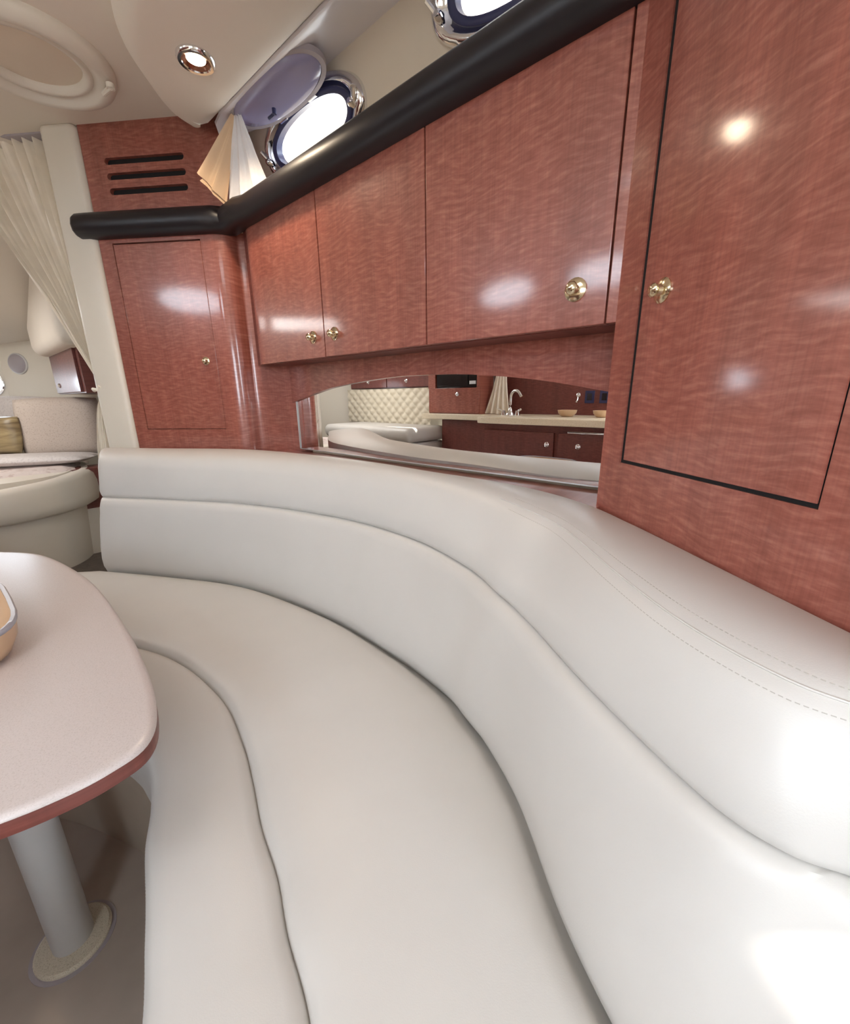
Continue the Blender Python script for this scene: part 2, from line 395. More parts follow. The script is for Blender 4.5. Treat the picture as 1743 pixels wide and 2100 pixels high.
# ------------------------------------------------------------------ joinery helpers
def knob(parent, fr, u, z, d, r=0.014, mat='brass'):
    ax = fr.D; O = fr.p(u, z, d)
    k = mk('knob', lathe([(r*1.25, 0), (r*1.25, r*0.18), (r*0.98, r*0.34), (r*0.55, r*0.42), (r*0.42, r*0.8), (r*0.62, r*1.05), (r*0.70, r*1.3), (r*0.5, r*1.55), (r*0.12, r*1.62)], O, ax, 18), mat, parent, smooth=50)
    return k
def doorslab(parent, fr, u0, u1, z0, z1, d0, d1, uvd, mat='cherry', name='door'):
    return mk(name, box(fr, u0, u1, z0, z1, d0, d1), mat, parent, uvdir=uvd, bevel=0.0015)

# ------------------------------------------------------------------ overhead cabinet run
hf = hullf(0.7506)
oc = thing('overhead_cabinet', 'long cherry overhead cabinet with three doors above the mirror', 'cabinet', tn(0.84, 0.80, 0.112))
mk('body', box(hf, 0.245, 1.47, 0.112, 0.535, -0.21, -0.018), 'cherry_dark', oc, uvdir=WU)
d3 = doorslab(oc, hf, 0.2655, 0.6545, 0.113, 0.535, -0.018, 0, WU)
d2 = doorslab(oc, hf, 0.6575, 1.0385, 0.113, 0.535, -0.018, 0, WU)
doorslab(oc, hf, 0.244, 0.2628, 0.113, 0.535, -0.018, 0, WU, name='filler_strip')
# the foremost door bows gently into the corner
pts = [(1.0415, 0), (1.15, 0.0), (1.26, 0.0), (1.33, 0.0), (1.39, 0.0), (1.418, -0.002), (1.432, -0.007)]
rows = []
for u, d in crom(pts, 3): rows.append([hf.p(u, 0.113, d), hf.p(u, 0.535, d), hf.p(u, 0.535, d-0.018), hf.p(u, 0.113, d-0.018)])
d1 = mk('door', loft(rows, cu=True, caps=True), 'cherry', oc, uvdir=WU, smooth=30)
knob(d1, hf, 1.094, 0.169, 0.0); knob(d2, hf, 0.992, 0.169, 0.0); knob(d3, hf, 0.318, 0.172, 0.0, 0.015)
# arched valance under the cabinet
arch = crom([(1.46, -0.03), (1.392, -0.012), (1.26, 0.015), (1.125, 0.036), (0.9, 0.053), (0.76, 0.055), (0.62, 0.051), (0.438, 0.033), (0.28, 0.005), (0.235, -0.004)], 5)
vf = hullf(0.856); rows = []
for u, z in arch: rows.append([vf.p(u, z, 0), vf.p(u, 0.118, 0), vf.p(u, 0.118, -0.008), vf.p(u, z, -0.008)])
mk('arched_valance', loft(rows, cu=True, caps=True), 'cherry', oc, uvdir=WU, smooth=30)

# mirror below the cabinet
mf = hullf(0.865)
mr = thing('mirror', 'wide wall mirror under the arched cherry valance reflecting the galley', 'mirror', tn(0.84, 0.868, -0.186))
mk('glass', box(mf, 0.25, 1.40, -0.186, 0.10, -0.006, 0), 'mirror_silver', mr, smooth=0)
mk('bevelled_edge', box(mf, 1.396, 1.40, -0.184, 0.0, 0.0002, 0.004), 'steel_grey', mr, bevel=0.0015)
mk('bottom_channel', box(mf, 0.25, 1.40, -0.187, -0.1845, 0.0002, 0.003), 'steel_grey', mr, bevel=0.0015)

# ------------------------------------------------------------------ tall locker, aft
tl = thing('tall_locker', 'tall cherry locker with black-edged door at the aft end of the settee', 'locker', TALL.p(0.25, FZ))
DU0, DU1, DZ0, DZ1 = 0.040, 0.343, -0.108, 0.70
fr_parts = [box(TALL, -0.012, DU0, -0.40, CZ, -0.02, 0), box(TALL, DU1, 0.62, -0.40, CZ, -0.02, 0),
            box(TALL, DU0, DU1, -0.40, DZ0, -0.02, 0), box(TALL, DU0, DU1, DZ1, CZ, -0.02, 0)]
mk('face_frame', join(*fr_parts), 'cherry', tl, uvdir=TU, smooth=0)
body = [TALL.p(-0.012, 0, -0.021), TALL.p(0.62, 0, -0.021), tn(-0.30, 0.98), tn(0.20, 0.98), tn(0.236, 0.87)]
mk('body', prism(body, FZ, CZ), 'cherry_dark', tl, uvdir=TU, smooth=0)
mk('gap_liner', box(TALL, DU0+0.0001, DU1-0.0001, DZ0+0.0001, DZ1-0.0001, -0.0195, -0.0025), 'gap_black', tl)
td = doorslab(tl, TALL, DU0+0.0085, DU1-0.002, DZ0+0.005, DZ1-0.003, -0.002, 0.0004, TU)
knob(td, TALL, 0.090, 0.137, 0.0, 0.013)

# ------------------------------------------------------------------ forward locker
fl = thing('forward_locker', 'narrow cherry locker with rounded corner beside the cream jamb', 'locker', LOCK.p(0.25, FZ, -0.1))
LZ0 = -0.40
u0, u1, z0, z1 = 0.048, 0.362, -0.108, 0.507
mk('face_frame', join(box(LOCK, 0.0, u0, LZ0, 0.56, -0.02, 0), box(LOCK, u1, 0.400, LZ0, 0.56, -0.02, 0), box(LOCK, u0, u1, LZ0, z0, -0.02, 0), box(LOCK, u0, u1, z1, 0.56, -0.02, 0)), 'cherry', fl, uvdir=LU, smooth=0)
mk('gap_liner', box(LOCK, u0-0.001, u1+0.001, z0-0.001, z1+0.001, -0.0205, -0.012), 'cherry_dark', fl, uvdir=LU)
ld = doorslab(fl, LOCK, u0+0.0018, u1-0.0012, z0+0.0018, z1-0.004, -0.012, 0.0, LU)
knob(ld, LOCK, 0.322, 0.130, 0.0, 0.011)
bn = crom([(0.400, 0.0), (0.412, -0.001), (0.426, -0.005), (0.440, -0.013), (0.452, -0.025), (0.460, -0.040), (0.468, -0.050), (0.50, -0.056), (0.56, -0.060), (0.66, -0.064)], 4)
mk('rounded_corner', loft([[LOCK.p(u, -0.40, d) for u, d in bn], [LOCK.p(u, 0.54, d) for u, d in bn]]), 'cherry', fl, uvdir=LU, smooth=60)
vp = thing('vent_panel', 'cherry panel with three black vent slots above the forward locker', 'panel', LOCK.p(0.2, 0.545))
def stadium(cu, cz, hl, hr, n=8):
    return [(cu+hl-hr+hr*cos(-pi/2+pi*k/n), cz+hr*sin(-pi/2+pi*k/n)) for k in range(n+1)]+[(cu-hl+hr+hr*cos(pi/2+pi*k/n), cz+hr*sin(pi/2+pi*k/n)) for k in range(n+1)]
pr = []
LV = lambda u, z: LOCK.p(u, z, -0.004)
for i, zc in enumerate((0.655, 0.6965, 0.738)):
    za, zb = zc-0.0206, zc+0.0206
    st = stadium(0.208, zc, 0.136, 0.0095)
    pr.append(holed(LV, (0.0, 0.505, za, zb), st))
    pr.append(loft([[LOCK.p(u, z, -0.004) for u, z in st], [LOCK.p(u, z, -0.018) for u, z in st]], cu=True))
pr.append(([LV(0, 0.535), LV(0.505, 0.535), LV(0.505, 0.6344), LV(0, 0.6344)], [(0, 1, 2, 3)]))
pr.append(([LV(0, 0.7586), LV(0.505, 0.7586), LV(0.505, CZ), LV(0, CZ)], [(0, 1, 2, 3)]))
pr.append(([LOCK.p(0, 0.535, -0.004), LOCK.p(0, CZ, -0.004), LOCK.p(0, CZ, -0.05), LOCK.p(0, 0.535, -0.05)], [(0, 1, 2, 3)]))
pr.append(([LOCK.p(0.505, 0.535, -0.004), LOCK.p(0.505, CZ, -0.004), LOCK.p(0.53, CZ, -0.20), LOCK.p(0.53, 0.535, -0.20)], [(0, 1, 2, 3)]))
mk('face', join(*pr), 'cherry', vp, uvdir=LU, smooth=0)
mk('duct_backing', box(LOCK, 0.02, 0.40, 0.62, 0.78, -0.024, -0.018), 'gap_black', vp)

# ------------------------------------------------------------------ padded black rail
rl = thing('padded_rail', 'thick black padded rail capping the cherry cabinets', 'rail', tn(0.9, 0.72, 0.52))
path = [LOCK.p(-0.045, 0, 0.008), LOCK.p(0.0, 0, 0.010), LOCK.p(0.2, 0, 0.010), LOCK.p(0.37, 0, 0.010), LOCK.p(0.425, 0, 0.008), LOCK.p(0.462, 0, -0.002), hf.p(1.40, 0, 0.024), hf.p(1.36, 0, 0.012), hf.p(1.2, 0, 0.01), hf.p(0.8, 0, 0.010), hf.p(0.236, 0, 0.010)]
path = [Vector(p) for p in path]
prof = [(-0.03, 0.036), (0.0, 0.0375), (0.018, 0.033), (0.030, 0.021), (0.0345, 0.0), (0.030, -0.021), (0.018, -0.033), (0.0, -0.0375), (-0.03, -0.036)]
rows = []
for i, p in enumerate(path):
    a, b = path[max(i-1, 0)], path[min(i+1, len(path)-1)]; d = (b-a).normalized(); o = Vector((d.y, -d.x, 0))
    if o.dot(Vector((0, -1, 0))) < 0: o = -o
    rows.append([p+o*x+Vector((0, 0, 0.556+z)) for x, z in prof])
e = [rows[0][k]+(path[0]-path[1]).normalized()*0.022*max(0, 1-abs(k-4)/5) for k in range(len(prof))]
c0 = sum(rows[0], Vector())/len(prof)
cap = [[c0+(p-c0)*f+(path[0]-path[1]).normalized()*g for p in rows[0]] for f, g in ((0.05, 0.020), (0.5, 0.018), (0.82, 0.011), (0.95, 0.005))]
mk('cushioned_cover', loft(cap+rows, cu=True, caps=True), 'rail_black', rl, smooth=60)

# ------------------------------------------------------------------ portlights
def portlight(name, P, label):
    w = thing(name, label, 'portlight', hullpt(P[0], P[1]-0.08))
    w['kind'] = 'structure'
    prof = [(0.062, 0.0), (0.062, 0.008), (0.054, 0.018), (0.040, 0.022), (0.030, 0.020), (0.024, 0.010), (0.012, 0.006), (0.0, 0.006), (0.0, -0.03)]
    mk('frame', loft([ring_of(P, P[2]+x, P[3]+min(x*0.62, 0.034), d, 56) for x, d in prof], cu=True), 'chrome', w, smooth=50)
    g = [(0.016, 0.006), (0.014, 0.014), (0.006, 0.016), (-0.004, 0.012), (-0.004, -0.01)]
    mk('gasket', loft([ring_of(P, P[2]+x, P[3]+x*0.7, d, 56) for x, d in g], cu=True), 'gasket', w, smooth=50)
    for s, dz in ((-1, 0.02), (1, 0.03)):
        c = hullpt(P[0]+s*(P[2]+0.03), P[1]-0.01, 0.02)
        mk('latch', join(tube([c, c+TT*s*0.022+Vector((0, 0, dz))-NN*0.018], 0.007, 10), lathe([(0.010, 0), (0.010, 0.012), (0.006, 0.018)], c, -NN, 14)), 'chrome', w)
    return w
w1 = portlight('window_1', P1, 'open oval chrome portlight with tilted lilac pane near the hanging cloth')
w2 = portlight('window_2', P2, 'closed oval chrome portlight cut by the top of the picture')
mk('pane', loft([ring_of(P2, P2[2], P2[3], -0.012, 40), ring_of(P2, P2[2], P2[3], -0.016, 40)], cu=True, caps=True), 'pane_clear', w2)
# hinged lilac pane of the first portlight, swung up under the cove
def pane_pt(u, v, d):                           # u along the hull, v inboard, d below
    c = tn(1.205, 0.765, 0.796); e1 = (TT-NN*0.02).normalized(); e2 = (-NN+Vector((0, 0, 0.10))).normalized(); e3 = Vector((0, 0, -1))
    return c+e1*u+e2*v+e3*d
def pring(a, b, d, n=48): return [pane_pt(u, v, d) for u, v in ell(0, 0, a, b, n, 2.2)]
mk('tilted_pane', loft([pring(0.003, 0.001, -0.004), pring(0.18, 0.060, -0.004), pring(0.188, 0.064, 0.0), pring(0.18, 0.060, 0.008), pring(0.14, 0.045, 0.012), pring(0.003, 0.001, 0.014)], cu=True, caps=True), 'acrylic_lilac', w1, smooth=50)
mk('pane_rim', loft([pring(0.186, 0.062, -0.006), pring(0.200, 0.072, -0.006), pring(0.200, 0.072, 0.006), pring(0.186, 0.062, 0.006)], cu=True, cv=True), 'plastic_grey', w1)
c = pane_pt(0.04, -0.02, 0.012); mk('catch', join(tube([c, c+Vector((0, 0, -0.014))], 0.006), tube([c+Vector((0, 0, -0.012)), c+TT*0.03+Vector((0, 0, -0.012))], 0.004)), 'gasket', w1)
for s in (-0.07, 0.07):
    c = pane_pt(s, -0.07, 0.0); mk('hinge', tube([c-TT*0.018, c+TT*0.018], 0.007), 'chrome', w1)
# port-side portlights over the galley
for i, P in enumerate(PW):
    w = thing('window_%d' % (i+3), ['oval portlight over the galley tap', 'oval portlight over the galley bowls'][i], 'portlight', pf.p(P[0], P[1]-0.1)); w['kind'] = 'structure'
    prof = [(0.035, 0.0), (0.035, 0.01), (0.02, 0.018), (0.0, 0.012), (0.0, -0.03)]
    mk('frame', loft([[pf.p(u, z, d) for u, z in ell(P[0], P[1], P[2]+x, P[3]+x, 40, 2.3)] for x, d in prof], cu=True), 'chrome', w, smooth=50)
w = thing('window_5', 'bright oval portlight in the forward cabin hull', 'portlight', fw3.p(0.17, 0.04)); w['kind'] = 'structure'
mk('frame', loft([[fw3.p(u, z, d) for u, z in ell(0.15, 0.11, 0.138+x*0.3, 0.075+x, 32, 2.4)] for x, d in ((0.02, 0), (0.02, 0.01), (0.0, 0.012), (0, -0.03))], cu=True), 'chrome', w, smooth=50)

# ------------------------------------------------------------------ curved settee
#        D (seat crease)  C (groove)      B (front top)   A (back top)    zA      E (seat seam)   F (front edge)
ST = [((-1.265, 1.500), (-1.225, 1.515), (-1.215, 1.535), (-1.205, 1.578), -0.172, (-1.35, 1.10), (-1.35, 0.93)),
      ((-1.010, 1.445), (-1.000, 1.475), (-0.995, 1.497), (-0.99, 1.560), -0.172, (-1.10, 1.065), (-1.05, 0.88)),
      ((-0.655, 1.345), (-0.630, 1.385), (-0.615, 1.420), (-0.600, 1.490), -0.175, (-0.80, 0.985), (-0.82, 0.80)),
      ((-0.320, 1.136), (-0.270, 1.200), (-0.245, 1.235), (-0.205, 1.285), -0.182, (-0.63, 0.91), (-0.66, 0.72)),
      ((-0.100, 0.936), (-0.045, 1.005), (-0.015, 1.04), (0.025, 1.085), -0.188, (-0.464, 0.78), (-0.575, 0.655)),
      ((0.027, 0.790), (0.080, 0.816), (0.130, 0.860), (0.160, 0.955), -0.192, (-0.364, 0.655), (-0.52, 0.60)),
      ((0.075, 0.700), (0.130, 0.680), (0.190, 0.740), (0.255, 0.828), -0.195, (-0.31, 0.57), (-0.475, 0.53)),
      ((0.110, 0.627), (0.160, 0.586), (0.222, 0.650), (0.312, 0.715), -0.197, (-0.264, 0.49), (-0.445, 0.47)),
      ((0.145, 0.510), (0.195, 0.435), (0.233, 0.480), (0.337, 0.580), -0.198, (-0.215, 0.42), (-0.405, 0.41)),
      ((0.164, 0.364), (0.240, 0.293), (0.250, 0.370), (0.361, 0.440), -0.198, (-0.18, 0.355), (-0.37, 0.355)),
      ((0.190, 0.264), (0.275, 0.240), (0.285, 0.285), (0.376, 0.350), -0.198, (-0.127, 0.27), (-0.32, 0.27)),
      ((0.225, 0.170), (0.320, 0.215), (0.330, 0.245), (0.388, 0.280), -0.198, (-0.09, 0.15), (-0.28, 0.15)),
      ((0.300, 0.060), (0.360, 0.170), (0.370, 0.195), (0.400, 0.210), -0.198, (-0.05, 0.0), (-0.24, 0.0))]
KS = 0.85
AB = [(-1.16, 1.54), (-0.95, 1.52), (-0.60, 1.465), (-0.196, 1.211), (0.021, 1.018), (0.190, 0.880), (0.290, 0.745), (0.326, 0.62), (0.350, 0.48), (0.371, 0.36), (0.385, 0.28), (0.393, 0.23), (0.400, 0.19)]
ZC = [-0.155, -0.156, -0.158, -0.162, -0.165, -0.168, -0.172, -0.176, -0.180, -0.184, -0.186, -0.187, -0.187]     # crest of the top roll
flat = []
for s_, a_, z_ in zip(ST, AB, ZC):
    k_ = lambda p: (p[0]*KS, p[1]*KS)
    flat.append(k_(s_[0])+k_(s_[1])+k_(s_[2])+a_+(z_,)+k_(s_[5])+k_(s_[6]))
DN = crom(flat, 8)
SZ, GZ = -0.636*KS, -0.355*KS
se = thing('curved_settee', 'long curved cream leather settee with two-tier backrest', 'sofa', Vector((-0.45, 0.9, FZ)))
def v2(a, b, f): return (a[0]+(b[0]-a[0])*f, a[1]+(b[1]-a[1])*f)
def P3(p, z): return Vector((p[0], p[1], z))
low, upr = [], []
for q in DN:
    D, C, B, A, zA = q[0:2], q[2:4], q[4:6], q[6:8], q[8]
    od = (Vector((C[0]-D[0], C[1]-D[1]))+Vector((A[0]-C[0], A[1]-C[1]))).normalized()
    O = lambda p, k: (p[0]+od.x*k, p[1]+od.y*k)
    low.append([P3(O(D, 0.03), SZ-0.05), P3(O(D, 0.012), SZ-0.018), P3(O(D, 0.002), SZ-0.002), P3(O(v2(D, C, 0.06), -0.005), SZ+0.018), P3(O(v2(D, C, 0.24), -0.010), SZ+0.065), P3(O(v2(D, C, 0.5), -0.013), (SZ+GZ)/2),
                P3(O(v2(D, C, 0.8), -0.013), GZ-0.055), P3(O(C, -0.015), GZ-0.026), P3(O(C, -0.010), GZ-0.010), P3(O(C, 0.0), GZ-0.001), P3(O(C, 0.014), GZ-0.002), P3(O(C, 0.04), GZ-0.02), P3(O(C, 0.05), SZ-0.05)])
    upr.append([P3(O(C, 0.045), GZ-0.03), P3(O(C, 0.016), GZ-0.006), P3(O(C, 0.003), GZ+0.004), P3(O(C, -0.001), GZ+0.016), P3(O(v2(C, B, 0.35), -0.006), GZ+0.045), P3(O(v2(C, B, 0.7), -0.006), zA-0.050),
                P3(O(B, -0.004), zA-0.022), P3(v2(B, A, 0.08), zA-0.009), P3(v2(B, A, 0.22), zA-0.001), P3(v2(B, A, 0.5), zA-0.003), P3(v2(B, A, 0.85), zA-0.013), P3(A, zA-0.022), P3(A, zA-0.06), P3(A, GZ-0.02)])
def endcap(rows):
    r0 = rows[0]; c = sum(r0, Vector())/len(r0); out = []; d = (rows[0][0]-rows[1][0]).normalized()
    for f, g in ((0.0, 0.012), (0.55, 0.0115), (0.82, 0.009), (0.94, 0.005)):
        out.append([c+(p-c)*f+Vector((-1, 0.1, 0))*g for p in r0])
    return out
mk('lower_backrest', loft(endcap(low)+low, caps=False), 'leather', se, smooth=60)
mk('upper_backrest', loft(endcap(upr)+upr, caps=False), 'leather', se, smooth=60)
# seat: main cushion D..E, front bolster E..F
seat, bol, bs_ = [], [], []
DS = [(-1.156, 1.266)+tuple(DN[0][9:13])]+[tuple(q[0:2])+tuple(q[9:13]) for q in DN]+[(0.32, -0.22, 0.02, -0.28, -0.17, -0.28)]
for q in DS:
    D, E, Fp = q[0:2], q[2:4], q[4:6]
    Dk = v2(D, E, -0.10)
    seat.append([P3(Dk, SZ-0.04), P3(D, SZ-0.020), P3(v2(D, E, 0.02), SZ-0.011), P3(v2(D, E, 0.055), SZ-0.004), P3(v2(D, E, 0.14), SZ+0.001), P3(v2(D, E, 0.35), SZ+0.004), P3(v2(D, E, 0.6), SZ+0.005), P3(v2(D, E, 0.85), SZ+0.003), P3(v2(D, E, 0.95), SZ-0.001), P3(v2(D, E, 0.985), SZ-0.007), P3(E, SZ-0.018), P3(E, SZ-0.10)])
    L = math.hypot(Fp[0]-E[0], Fp[1]-E[1])
    bol.append([P3(E, SZ-0.10), P3(E, SZ-0.02), P3(v2(E, Fp, 0.04), SZ-0.011), P3(v2(E, Fp, 0.14), SZ-0.006), P3(v2(E, Fp, 0.45), SZ-0.004), P3(v2(E, Fp, 0.78), SZ-0.008), P3(v2(E, Fp, 0.90), SZ-0.015), P3(v2(E, Fp, 0.97), SZ-0.030), P3(Fp, SZ-0.055), P3(v2(E, Fp, 1.0), SZ-0.14), P3(v2(E, Fp, 0.97), SZ-0.16)])
    bs_.append([P3(v2(E, Fp, 0.80), SZ-0.11), P3(v2(E, Fp, 0.78), SZ-0.25), P3(v2(E, Fp, 0.76), FZ)])
mk('seat_cushion', loft(seat), 'leather', se, smooth=60)
mk('seat_front_bolster', loft(bol), 'leather', se, smooth=60)
mk('upholstered_base', loft(bs_), 'leather_base', se, smooth=60)
# stitch rows along the top roll and the bolster nose
def stitches(rows, idx, frac, idx2, i0, i1, r, step=0.007, lift=0.0):
    pts = [rows[i][idx].lerp(rows[i][idx2], frac)+Vector((0, 0, lift)) for i in range(i0, i1)]
    out = []; acc = 0.0
    for a, b in zip(pts, pts[1:]):
        L = (b-a).length; d = (b-a).normalized()
        while acc < L:
            q = a+d*acc; out.append(tube([q, q+d*step*0.62], r, 4)); acc += step
        acc -= L
    return join(*out)
for ia, ib, f in ((6, 7, 0.35), (7, 8, 0.6)):
    o = mk('stitching', stitches(upr, ia, f, ib, 44, 92, 0.00045, 0.0045), 'thread', se, smooth=0)
    o['kind'] = 'stuff'
o = mk('seam', tube([upr[i][7]+Vector((0, 0, 0.0004)) for i in range(42, 94)], 0.0011, 6), 'leather', se)
o = mk('stitching', stitches(bol, 7, 0.1, 8, 50, 96, 0.00045, 0.0045), 'thread', se, smooth=0); o['kind'] = 'stuff'

# ------------------------------------------------------------------ table
tb = thing('pedestal_table', 'rounded pale stone-topped table with cherry edge on grey pedestal', 'table', Vector((-0.697, 0.548, FZ)))
op = [(-0.974, 0.882), (-0.852, 0.857), (-0.653, 0.729), (-0.476, 0.572), (-0.358, 0.451), (-0.300, 0.378), (-0.282, 0.334), (-0.296, 0.303), (-0.322, 0.277), (-0.365, 0.250), (-0.47, 0.20), (-0.62, 0.16), (-0.80, 0.17), (-0.98, 0.26), (-1.13, 0.42), (-1.19, 0.60), (-1.15, 0.78), (-1.07, 0.865), (-0.974, 0.882)]
op = [(x*0.36/0.33, y*0.36/0.33) for x, y in op]; op = crom(op, 6)[:-1]
ctr = (sum(p[0] for p in op)/len(op), sum(p[1] for p in op)/len(op))
def ring(off, z):
    out = []
    for i, p in enumerate(op):
        a, b = op[i-1], op[(i+1) % len(op)]; d = Vector((b[0]-a[0], b[1]-a[1])).normalized(); nrm = Vector((-d.y, d.x))
        if nrm.dot(Vector((p[0]-ctr[0], p[1]-ctr[1]))) < 0: nrm = -nrm
        out.append(Vector((p[0]+nrm.x*off, p[1]+nrm.y*off, z)))
    return out
TZ = -0.36
mk('tabletop', loft([ring(-0.010, TZ), ring(-0.004, TZ-0.0008), ring(0.0, TZ-0.004), ring(0.0, TZ-0.006)], cu=True, caps=True), 'solid_surface', tb, smooth=60)
mk('edge_band', loft([ring(-0.0015, TZ-0.006), ring(-0.0005, TZ-0.008), ring(-0.0005, TZ-0.023), ring(-0.004, TZ-0.026), ring(-0.02, TZ-0.026)], cu=True, caps=True), 'cherry_dark', tb, smooth=40, uvdir=(0.7, -0.7))
pc = Vector((-0.697, 0.548, 0))
mk('pedestal', lathe([(0.055, TZ-0.045), (0.055, TZ-0.0265), (0.032, TZ-0.05), (0.032, FZ+0.012)], pc, (0, 0, 1), 32), 'steel_grey', tb, smooth=40)
mk('floor_flange', lathe([(0.060, FZ), (0.060, FZ+0.006), (0.056, FZ+0.010), (0.042, FZ+0.011), (0.038, FZ+0.012)], pc, (0, 0, 1), 40), 'flange_sand', tb, smooth=40)
mk('flange_joint', lathe([(0.067, FZ), (0.067, FZ+0.0015), (0.060, FZ+0.002)], pc, (0, 0, 1), 40), 'plastic_grey', tb)
# dish on the table
dc = Vector((-0.765, 0.502, 0)); dx, dy = Vector((0.77, -0.64, 0)), Vector((0.64, 0.77, 0))
def dring(s, z, e=0.0): return [dc+dx*u+dy*v+Vector((0, 0, z)) for u, v in ell(0, 0, 0.158*s+e, 0.136*s+e, 40, 4.0)]
dh = thing('serving_dish', 'tan glazed dish with slate rim on the pale table', 'dish', dc+Vector((0, 0, TZ)))
mk('bowl', loft([dring(0.86, TZ+0.0005), dring(0.92, TZ+0.006), dring(0.98, TZ+0.025), dring(1.0, TZ+0.05), dring(0.97, TZ+0.05), dring(0.93, TZ+0.025), dring(0.8, TZ+0.012)], cu=True, caps=True), 'dish_tan', dh, smooth=50)
mk('rim', loft([dring(1.01, TZ+0.048), dring(1.015, TZ+0.051), dring(1.0, TZ+0.054), dring(0.965, TZ+0.053), dring(0.962, TZ+0.049)], cu=True), 'dish_rim', dh, smooth=60)

# ------------------------------------------------------------------ downlights
def downlight(label, p, power, group=None):
    d = thing('recessed_downlight', label, 'light', p, group)
    mk('trim_ring', lathe([(0.043, 0.0), (0.043, -0.005), (0.039, -0.010), (0.032, -0.010), (0.026, -0.002)], p, (0, 0, 1), 32, False), 'chrome', d, smooth=50)
    mk('reflector', lathe([(0.031, -0.0085), (0.026, -0.003), (0.020, -0.0015)], p, (0, 0, 1), 32, False), 'copper', d, smooth=50)
    mk('lens', lathe([(0.021, -0.0025), (0.017, -0.005), (0.006, -0.006)], p, (0, 0, 1), 24), 'lamp_glow', d)
    light('downlight_glow', 'SPOT', p+Vector((0, 0, -0.02)), (0, 0, -1), power, (1.0, 0.80, 0.58), spot_size=math.radians(150), spot_blend=0.8, shadow_soft_size=0.03)
downlight('lit recessed downlight in the lowered cream headliner panel', tn(1.205, 0.562, PZ+0.001), 9.0)

# ------------------------------------------------------------------ round deck hatch in the headliner
hc = Vector((-0.985, 1.305, CZ))
ht = thing('deck_hatch', 'round cream deck hatch ring with blind in the headliner', 'hatch', hc)
mk('frame', lathe([(0.182, 0.0), (0.182, -0.010), (0.176, -0.022), (0.160, -0.030), (0.146, -0.028), (0.136, -0.016), (0.130, -0.014), (0.124, -0.020), (0.114, -0.018), (0.108, -0.006), (0.108, -0.001)], hc, (0, 0, 1), 56), 'gelcoat', ht, smooth=60)
mk('blind', lathe([(0.110, -0.002), (0.06, -0.003), (0.002, -0.003)], hc, (0, 0, 1), 48), 'hull_liner', ht)
a = hc+Vector((0.160, 0.055, -0.03))
mk('latch', join(tube([a, a+Vector((0, 0, -0.012))], 0.010, 14), tube([a+Vector((0, 0, -0.009)), a+Vector((-0.035, 0.022, -0.009))], 0.006, 10)), 'gelcoat', ht)

# ------------------------------------------------------------------ curtain in the doorway
cu = thing('doorway_curtain', 'cream pleated curtain tied back beside the forward cabin doorway', 'curtain', LOCK.p(-0.15, -0.30, -0.04))
zr = [(0.845, -0.56, -0.125), (0.75, -0.505, -0.128), (0.568, -0.405, -0.132), (0.345, -0.279, -0.130), (0.212, -0.217, -0.126), (0.10, -0.166, -0.116), (0.050, -0.146, -0.108), (0.03, -0.150, -0.108), (-0.02, -0.176, -0.112), (-0.09, -0.196, -0.116), (-0.22, -0.222, -0.120), (-0.34, -0.23, -0.120)]
zr = crom(zr, 4); rows = []; NP = 110
for zi, (z, ul, ur) in enumerate(zr):
    amp = 0.012*min(1.0, (ur-ul)/0.25)+0.004; row = []
    for k in range(NP):
        s = k/(NP-1); wv = sin(s*2*pi*11+0.5*sin(z*6+s*9))+0.35*sin(s*2*pi*23+z*4)
        row.append(LOCK.p(ul+(ur-ul)*s+0.002*sin(s*70), z, -0.045+amp*wv))
    rows.append(row)
mk('fabric', loft(rows), 'fabric_curtain', cu, smooth=80)
mk('tieback', tube([LOCK.p(-0.155, 0.035, -0.02), LOCK.p(-0.145, 0.040, -0.005), LOCK.p(-0.115, 0.036, 0.006), LOCK.p(-0.100, 0.050, 0.012)], 0.006, 8), 'fabric_curtain', cu)
mk('track', box(LOCK, -0.60, -0.125, 0.835, 0.858, -0.06, -0.02), 'plastic_grey', cu, bevel=0.002)

# ------------------------------------------------------------------ hanging cloth in the corner
cl = thing('hanging_cloth', 'folded white and peach cloth hanging in the corner above the rail', 'cloth', tn(1.40, 0.76, 0.56))
def cloth_rows(a, b, top, fold, ph, k=9, nz=12):
    rows = []
    for i in range(nz+1):
        s = i/nz; row = []
        for j in range(k*4+1):
            u = j/(k*4)
            bot = Vector(a).lerp(Vector(b), u)
            tp = Vector(top)+(Vector(b)-Vector(a))*(u-0.5)*0.16
            p = tp.lerp(bot, s**0.85)
            w = fold*(0.25+s)*(sin(u*2*pi*k/3+ph)+0.4*sin(u*2*pi*k/1.3+2*ph+s*3))
            row.append(p+(-NN*0.8-TT*0.3)*w)
        rows.append(row)
    return rows
apex = tn(1.365, 0.735, 0.795)
mk('white_fold', loft(cloth_rows(tn(1.448, 0.722, 0.580), tn(1.262, 0.757, 0.600), apex, 0.010, 0.4)), 'towel_white', cl, smooth=60)
mk('peach_fold', loft(cloth_rows(tn(1.425, 0.628, 0.632), tn(1.446, 0.718, 0.582), apex+TT*0.010, 0.006, 1.2, 6)), 'towel_peach', cl, smooth=60)
mk('hem', loft(cloth_rows(tn(1.430, 0.636, 0.616), tn(1.452, 0.722, 0.572), tn(1.44, 0.675, 0.65), 0.004, 2.0, 6, 4)), 'towel_peach', cl, smooth=60)

